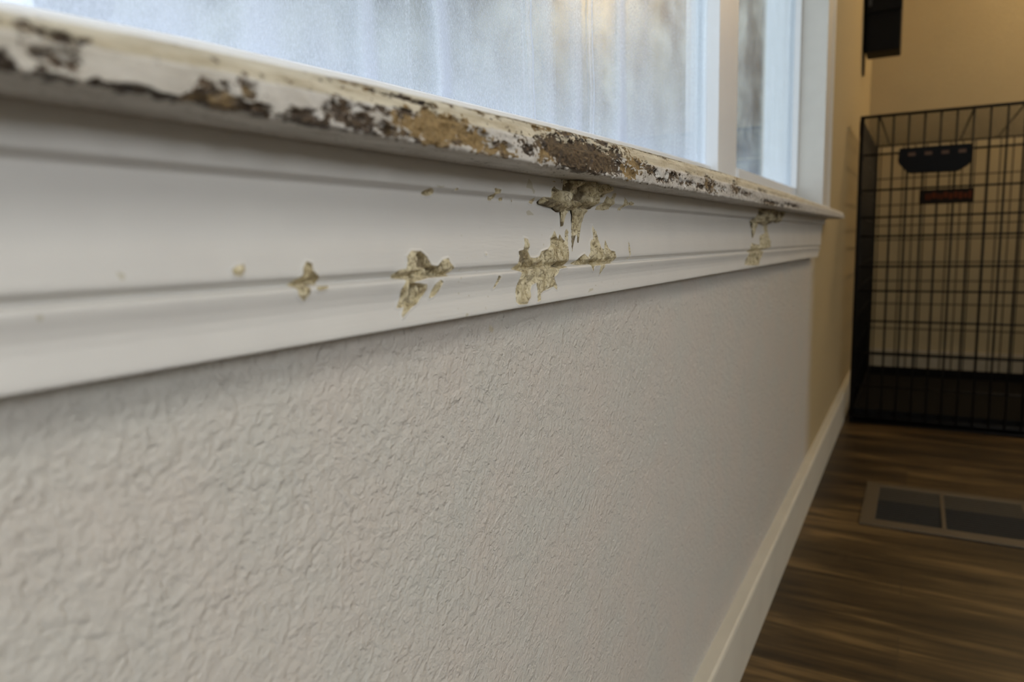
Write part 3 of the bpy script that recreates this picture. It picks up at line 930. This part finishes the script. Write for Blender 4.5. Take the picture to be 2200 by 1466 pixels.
def splinters(name, keys, x0, x1, dx, hmax, seed, zmin):
    """raised frayed fibre still hanging from the board"""
    xs = np.arange(x0, x1, dx[0])
    zs = np.arange(zmin, 0.0384, dx[1])
    X, Zq = np.meshgrid(xs, zs, indexing='ij')
    sd = np.full(X.shape, -1.0)
    for k in keys:
        sd = np.maximum(sd, sdf_poly(X, Zq, CHEW[k]))
    sd = np.maximum(sd, np.where(Zq > 0.036, np.minimum(sd + 0.004, 0.001), -1))
    sx = dx[0] / 0.00032
    wx = X / sx + 0.010 * (fbm(X / sx * 60, Zq * 60, seed, 3) - 0.5)
    wz = Zq + 0.010 * (fbm(X / sx * 60, Zq * 60, seed + 4, 3) - 0.5)
    f1 = 1 - np.abs(2 * fbm(wx * 150, wz * 95, seed + 8, 3) - 1) ** 1.0
    f2 = 1 - np.abs(2 * fbm(wx * 420, wz * 160, seed + 12, 3) - 1)
    lump = fbm(wx * 75, wz * 75, seed + 20, 3)
    env = sstep(-0.0002, 0.0035, sd)
    holes = sstep(0.50, 0.66, fbm(wx * 120, wz * 120, seed + 30, 3))
    h = env * (0.0010 + hmax * (0.25 + 0.9 * sstep(0.3, 0.7, lump)) * (0.35 + 0.65 * sstep(0.55, 0.95, f1)) * (1 - 0.8 * holes) + 0.0012 * f2)
    taper = sstep(0.010, 0.022, Zq)            # the hanging strands lie close to the board
    h = h * (0.35 + 0.65 * taper)
    cre = np.clip(holes * 0.9 + 0.7 * sstep(0.75, 0.55, f1), 0, 1)
    Y = np.where(sd > 0, 0.2006 - h, 0.2024)
    V = np.stack([X, Y, Zq + Z0], -1).reshape(-1, 3)
    F = grid_faces(len(xs), len(zs))
    keep = (sd > -0.0004).ravel()[F].all(1)
    F = F[keep]
    used = np.unique(F)
    remap = np.full(len(V), -1)
    remap[used] = np.arange(len(used))
    me = mesh_np(name, V[used], remap[F], {'crevice': cre.ravel()[used]})
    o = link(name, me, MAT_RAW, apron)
    return o


s1 = splinters('splintered_fibre', ['under', 'drip1', 'drip2'], 0.392, 0.512, (0.00032, 0.00032), 0.0085, 100, -0.009)
s1['label'] = 'large frayed tan fibre clump hanging below the sill'
s2 = splinters('splintered_fibre', ['farunder', 'far'], 0.985, 1.33, (0.0012, 0.0006), 0.006, 200, -0.006)
s2['label'] = 'smaller frayed fibre clump towards the far end'

# ------------------------------------------------------------------ wire dog crate
crate = empty('dog_crate', (3.14, -0.221, 0.0))
tag(crate, 'tall black wire dog crate with a solid tray standing against the tan far wall', 'dog crate')
CX0, CX1, CY0, CY1 = 2.678, 3.60, -0.62, 0.178
CZT = Z0 + 0.370
WR = 0.0024


def cpart(name, bm, m, parent=crate):
    o = build(name, bm, m)
    o.parent = parent
    o.matrix_parent_inverse = crate.matrix_world.inverted() if parent is crate else parent.matrix_world.inverted()
    bpy.context.view_layer.update()
    return o


WF = 0.0031
zrow = [Z0 + q for q in (0.370, 0.250, 0.137, 0.050, -0.0113, -0.110, -0.190, -0.290, -0.400, -0.510, -0.612)]
ycol = list(np.arange(CY1 - 0.006, CY0, -0.0432))
xcol = list(np.arange(CX0 + 0.02, CX1, 0.0432))


def panel_yz(name, x, rows, cols, r=WR):
    bm = bmesh.new()
    for z in rows:
        bm_tube(bm, [(x, CY0, z), (x, CY1, z)], r * 1.15, 6)
    for y in cols:
        bm_tube(bm, [(x - r * 1.6, y, 0.022), (x - r * 1.6, y, CZT)], r, 6)
    for z in (CZT, 0.022):
        bm_tube(bm, [(x, CY0, z), (x, CY1, z)], r * 1.7, 8)
    for y in (CY0, CY1):
        bm_tube(bm, [(x, y, 0.022), (x, y, CZT)], r * 1.7, 8)
    return cpart(name, bm, MAT_WIRE)


panel_yz('front_panel', CX0, zrow, ycol, WF)
panel_yz('back_panel', CX1, [z - 0.02 for z in zrow[1:]], [y - 0.013 for y in ycol if y - 0.013 > CY0])
for y in (CY1 + 0.002, CY0 - 0.002):
    bm = bmesh.new()
    for z in zrow:
        bm_tube(bm, [(CX0, y, z), (CX1, y, z)], WR * 1.1, 6)
    for x in xcol:
        bm_tube(bm, [(x, y, 0.022), (x, y, CZT)], WR * 1.35, 6)
    # rounded front upper corner of the side panel
    bm_tube(bm, [(CX0 + 0.004, y, CZT - 0.06), (CX0 + 0.006, y, CZT - 0.012), (CX0 + 0.02, y, CZT + 0.004), (CX0 + 0.05, y, CZT + 0.004), (CX0 + 0.10, y, CZT)], WR * 2, 8)
    cpart('side_panel', bm, MAT_WIRE)
bm = bmesh.new()
for x in list(np.arange(CX0 + 0.03, CX1, 0.036)):
    bm_tube(bm, [(x, CY0, CZT), (x, CY1, CZT)], 0.0012, 6)
for y in np.arange(CY1 - 0.05, CY0, -0.13):
    bm_tube(bm, [(CX0, y, CZT + 0.004), (CX1, y, CZT + 0.004)], WR * 1.1, 6)
cpart('top_panel', bm, MAT_WIRE)
# deep plastic floor tray
bm = bmesh.new()
bm_box(bm, (CX0 + 0.006, CY0 + 0.006, 0.008), (CX1 - 0.006, CY1 - 0.006, 0.014), 0)
for lo, hi in [((CX0 + 0.006, CY0 + 0.006, 0.008), (CX0 + 0.012, CY1 - 0.006, 0.050)), ((CX1 - 0.012, CY0 + 0.006, 0.008), (CX1 - 0.006, CY1 - 0.006, 0.050)),
               ((CX0 + 0.006, CY0 + 0.006, 0.008), (CX1 - 0.006, CY0 + 0.012, 0.050)), ((CX0 + 0.006, CY1 - 0.012, 0.008), (CX1 - 0.006, CY1 - 0.006, 0.050))]:
    bm_box(bm, lo, hi, 0.001)
cpart('floor_tray', bm, MAT_TRAY)
bm = bmesh.new()
for x in list(np.arange(CX0, CX1 + 0.01, 0.0838)):
    bm_tube(bm, [(x, CY0, 0.0045), (x, CY1, 0.0045)], WR * 1.6, 6)
for y in (CY0, CY1, -0.22):
    bm_tube(bm, [(CX0, y, 0.006), (CX1, y, 0.006)], WR * 1.6, 6)
for y in (CY0, CY1):
    for x in (CX0, CX1):
        bm_tube(bm, [(x, y, 0.002), (x, y, 0.03)], WR * 1.7, 8)
cpart('base_panel', bm, MAT_WIRE)
# carrying handle (trapezoid grip) and name plate on the front
bm = bmesh.new()
pr_ = [(0.066, 0.262), (-0.127, 0.262), (-0.1275, 0.208), (-0.1235, 0.200), (-0.099, 0.1835), (-0.090, 0.181), (0.034, 0.183), (0.043, 0.188), (0.066, 0.215), (0.069, 0.222)]
a = [bm.verts.new((2.648, y, Z0 + z)) for y, z in pr_]
b = [bm.verts.new((2.670, y, Z0 + z)) for y, z in pr_]
for k in range(len(pr_)):
    bm.faces.new((a[k], a[(k + 1) % len(pr_)], b[(k + 1) % len(pr_)], b[k]))
bm.faces.new(a[::-1])
bm.faces.new(b)
bmesh.ops.recalc_face_normals(bm, faces=bm.faces[:])
bmesh.ops.bevel(bm, geom=bm.edges[:], offset=0.002, segments=2, affect='EDGES')
h = cpart('handle', bm, MAT_PLASTIC)
bm = bmesh.new()
bm.free()
m_slot = simple('handle_slot', (0.10, 0.05, 0.025), 0.7)
for y in (0.035, -0.010, -0.055, -0.100):
    bm = bmesh.new()
    bm_box(bm, (2.6475, y - 0.014, Z0 + 0.236), (2.6490, y + 0.006, Z0 + 0.246), 0)
    cpart('slot', bm, m_slot, h)
bm = bmesh.new()
bm_box(bm, (2.660, -0.141, Z0 + 0.085), (2.668, 0.005, Z0 + 0.130), 0.001)
pl = cpart('name_plate', bm, simple('dull_plate', (0.012, 0.008, 0.005), 0.8, spec=0.1))
bm = bmesh.new()
rnd = random.Random(4)
y = -0.012
while y > -0.128:
    w = rnd.uniform(0.004, 0.012)
    bm_box(bm, (2.6588, y - w, Z0 + 0.098 + rnd.uniform(0, 0.006)), (2.6602, y, Z0 + 0.114 + rnd.uniform(0, 0.008)), 0)
    y -= w + 0.003
cpart('lettering', bm, simple('faded_red_print', (0.09, 0.022, 0.008), 0.8, spec=0.1), pl)

# ------------------------------------------------------------------ black speaker high in the corner
spk = empty('wall_speaker', (3.20, 0.155, Z0 + 0.672))
tag(spk, 'black box speaker mounted high in the corner above the wire crate', 'speaker')


def spart(name, bm, m, parent=spk):
    o = build(name, bm, m)
    o.parent = parent
    o.matrix_parent_inverse = parent.matrix_world.inverted()
    bpy.context.view_layer.update()
    return o


bm = bmesh.new()
bm_box(bm, (3.145, 0.0925, Z0 + 0.672), (3.28, 0.2085, Z0 + 0.93), 0.004)
cb = spart('cabinet', bm, MAT_PLASTIC)
bm = bmesh.new()
bm_box(bm, (3.132, 0.0900, Z0 + 0.8085), (3.150, 0.2085, Z0 + 0.935), 0.004)
spart('grille', bm, MAT_PLASTIC)
bm = bmesh.new()
bm_box(bm, (3.17, 0.2080, Z0 + 0.69), (3.25, 0.2178, Z0 + 0.92), 0.002)
bm_box(bm, (3.19, 0.2110, Z0 + 0.60), (3.215, 0.2178, Z0 + 0.70), 0.002)  # dark strip standing in for the speaker's shadow on the wall
spart('bracket_and_shadow_strip', bm, MAT_PLASTIC)
bm = bmesh.new()
for z in (0.838, 0.851):
    pts = [(3.1305, 0.196 + 0.0045 * math.cos(t), Z0 + z + 0.006 * math.sin(t)) for t in np.linspace(0, 2 * math.pi, 17)]
    bm_tube(bm, pts, 0.0012, 6)
spart('emblem', bm, simple('grey_print', (0.12, 0.12, 0.12), 0.5))

# ------------------------------------------------------------------ floor register
vent = empty('floor_vent', (1.86, -0.085, 0.0))
tag(vent, 'brown metal floor vent with two dark louvred openings set in the plank floor', 'floor vent')
MAT_VENT = simple('brown_vent_metal', (0.085, 0.064, 0.040), 0.45, var=0.03)
MAT_DARK = simple('duct_shade', (0.012, 0.011, 0.009), 0.8)


def vpart(name, bm, m):
    o = build(name, bm, m)
    o.parent = vent
    o.matrix_parent_inverse = vent.matrix_world.inverted()
    return o


VX0, VX1, VY0, VY1 = 1.715, 2.020, -0.262, 0.088
ox0, ox1, oy0, oy1 = 1.752, 1.990, -0.236, 0.058
bm = bmesh.new()
for lo, hi in [((VX0, VY0, 0), (ox0, VY1, 0.005)), ((ox1, VY0, 0), (VX1, VY1, 0.005)), ((ox0, VY0, 0), (ox1, oy0, 0.005)), ((ox0, oy1, 0), (ox1, VY1, 0.005)),
               ((ox0, -0.0800, 0), (ox1, -0.0720, 0.005))]:
    bm_box(bm, lo, hi, 0.0012)
vpart('vent_frame', bm, MAT_VENT)
bm = bmesh.new()
bm_box(bm, (ox0, oy0, 0.0002), (ox1, oy1, 0.0006), 0)  # dark sheet stands in for the unlit duct below
vpart('duct_shade_sheet', bm, MAT_DARK)
for ya, yb in ((oy0, -0.0800), (-0.0720, oy1)):
    bm = bmesh.new()
    n = 17
    for k in range(n):
        x = ox0 + (ox1 - ox0) * (k + 0.5) / n
        back_half = k >= 10
        bm_box(bm, (x - (0.0048 if back_half else 0.0012), ya, 0.0010), (x + (0.0048 if back_half else 0.0012), yb, 0.0042 if not back_half else 0.0036), 0)
    vpart('louvre', bm, simple('louvre_metal', (0.028, 0.025, 0.020), 0.55))

# ------------------------------------------------------------------ outside
MAT_LAWN = simple('wet_lawn', (0.20, 0.215, 0.15), 0.9, var=0.4, scale=1.5)
tag(boxes('ground', [((-12, 0.5, -0.75), (40, 40, -0.65))], MAT_LAWN), kind='structure')


MAT_LEAF = simple('grey_green_leaves', (0.19, 0.195, 0.17), 0.9, var=0.95, scale=0.9)


def hedge(name, x, y, z, parent, seed, axis):
    """front, top and back of a lumpy clipped hedge, swept as one surface"""
    L = np.linspace(x[0], x[1], 260)
    prof_ = [(0, 0)] + [(0, q) for q in np.linspace(0.03, 1, 50)] + [(q, 1) for q in np.linspace(0.1, 1, 10)] + [(1, q) for q in np.linspace(0.9, 0, 12)]
    A = np.array(prof_)
    Lg = np.repeat(L[:, None], len(A), 1)
    hz = z[0] + (z[2] - z[0]) * (Lg - x[0]) / (x[1] - x[0])
    n = fbm(Lg * 1.3, A[None, :, 1] * 5 + A[None, :, 0] * 3 + 0 * Lg, seed, 5, 0.6)
    W = y + A[None, :, 0] * 1.5 + (n - 0.5) * 1.3 * (0.5 - A[None, :, 0]) * -2
    Zh = -0.65 + A[None, :, 1] * (hz + 0.65) * (0.85 + 0.3 * fbm(Lg * 0.8, 0 * Lg, seed + 3, 4))
    P = [Lg, W, Zh] if axis == 0 else [W, Lg, Zh]
    V = np.stack(P, -1).reshape(-1, 3)
    return link(name, mesh_np(name, V, grid_faces(len(L), len(A))), MAT_LEAF, parent)


hd = empty('hedge', (12.0, 6.2, -0.65))
tag(hd, 'tall grey-green hedge outdoors, seen blurred through the dirty window panes', 'hedge')
for args in (('foliage', (3.75, 27.0), 5.5, (4.2, 0, 10.5), hd, 3, 0), ('foliage', (1.2, 7.0), 27.0, (10, 0, 11), hd, 12, 1)):
    o = hedge(*args)
    bpy.context.view_layer.update()
    o.matrix_parent_inverse = hd.matrix_world.inverted()
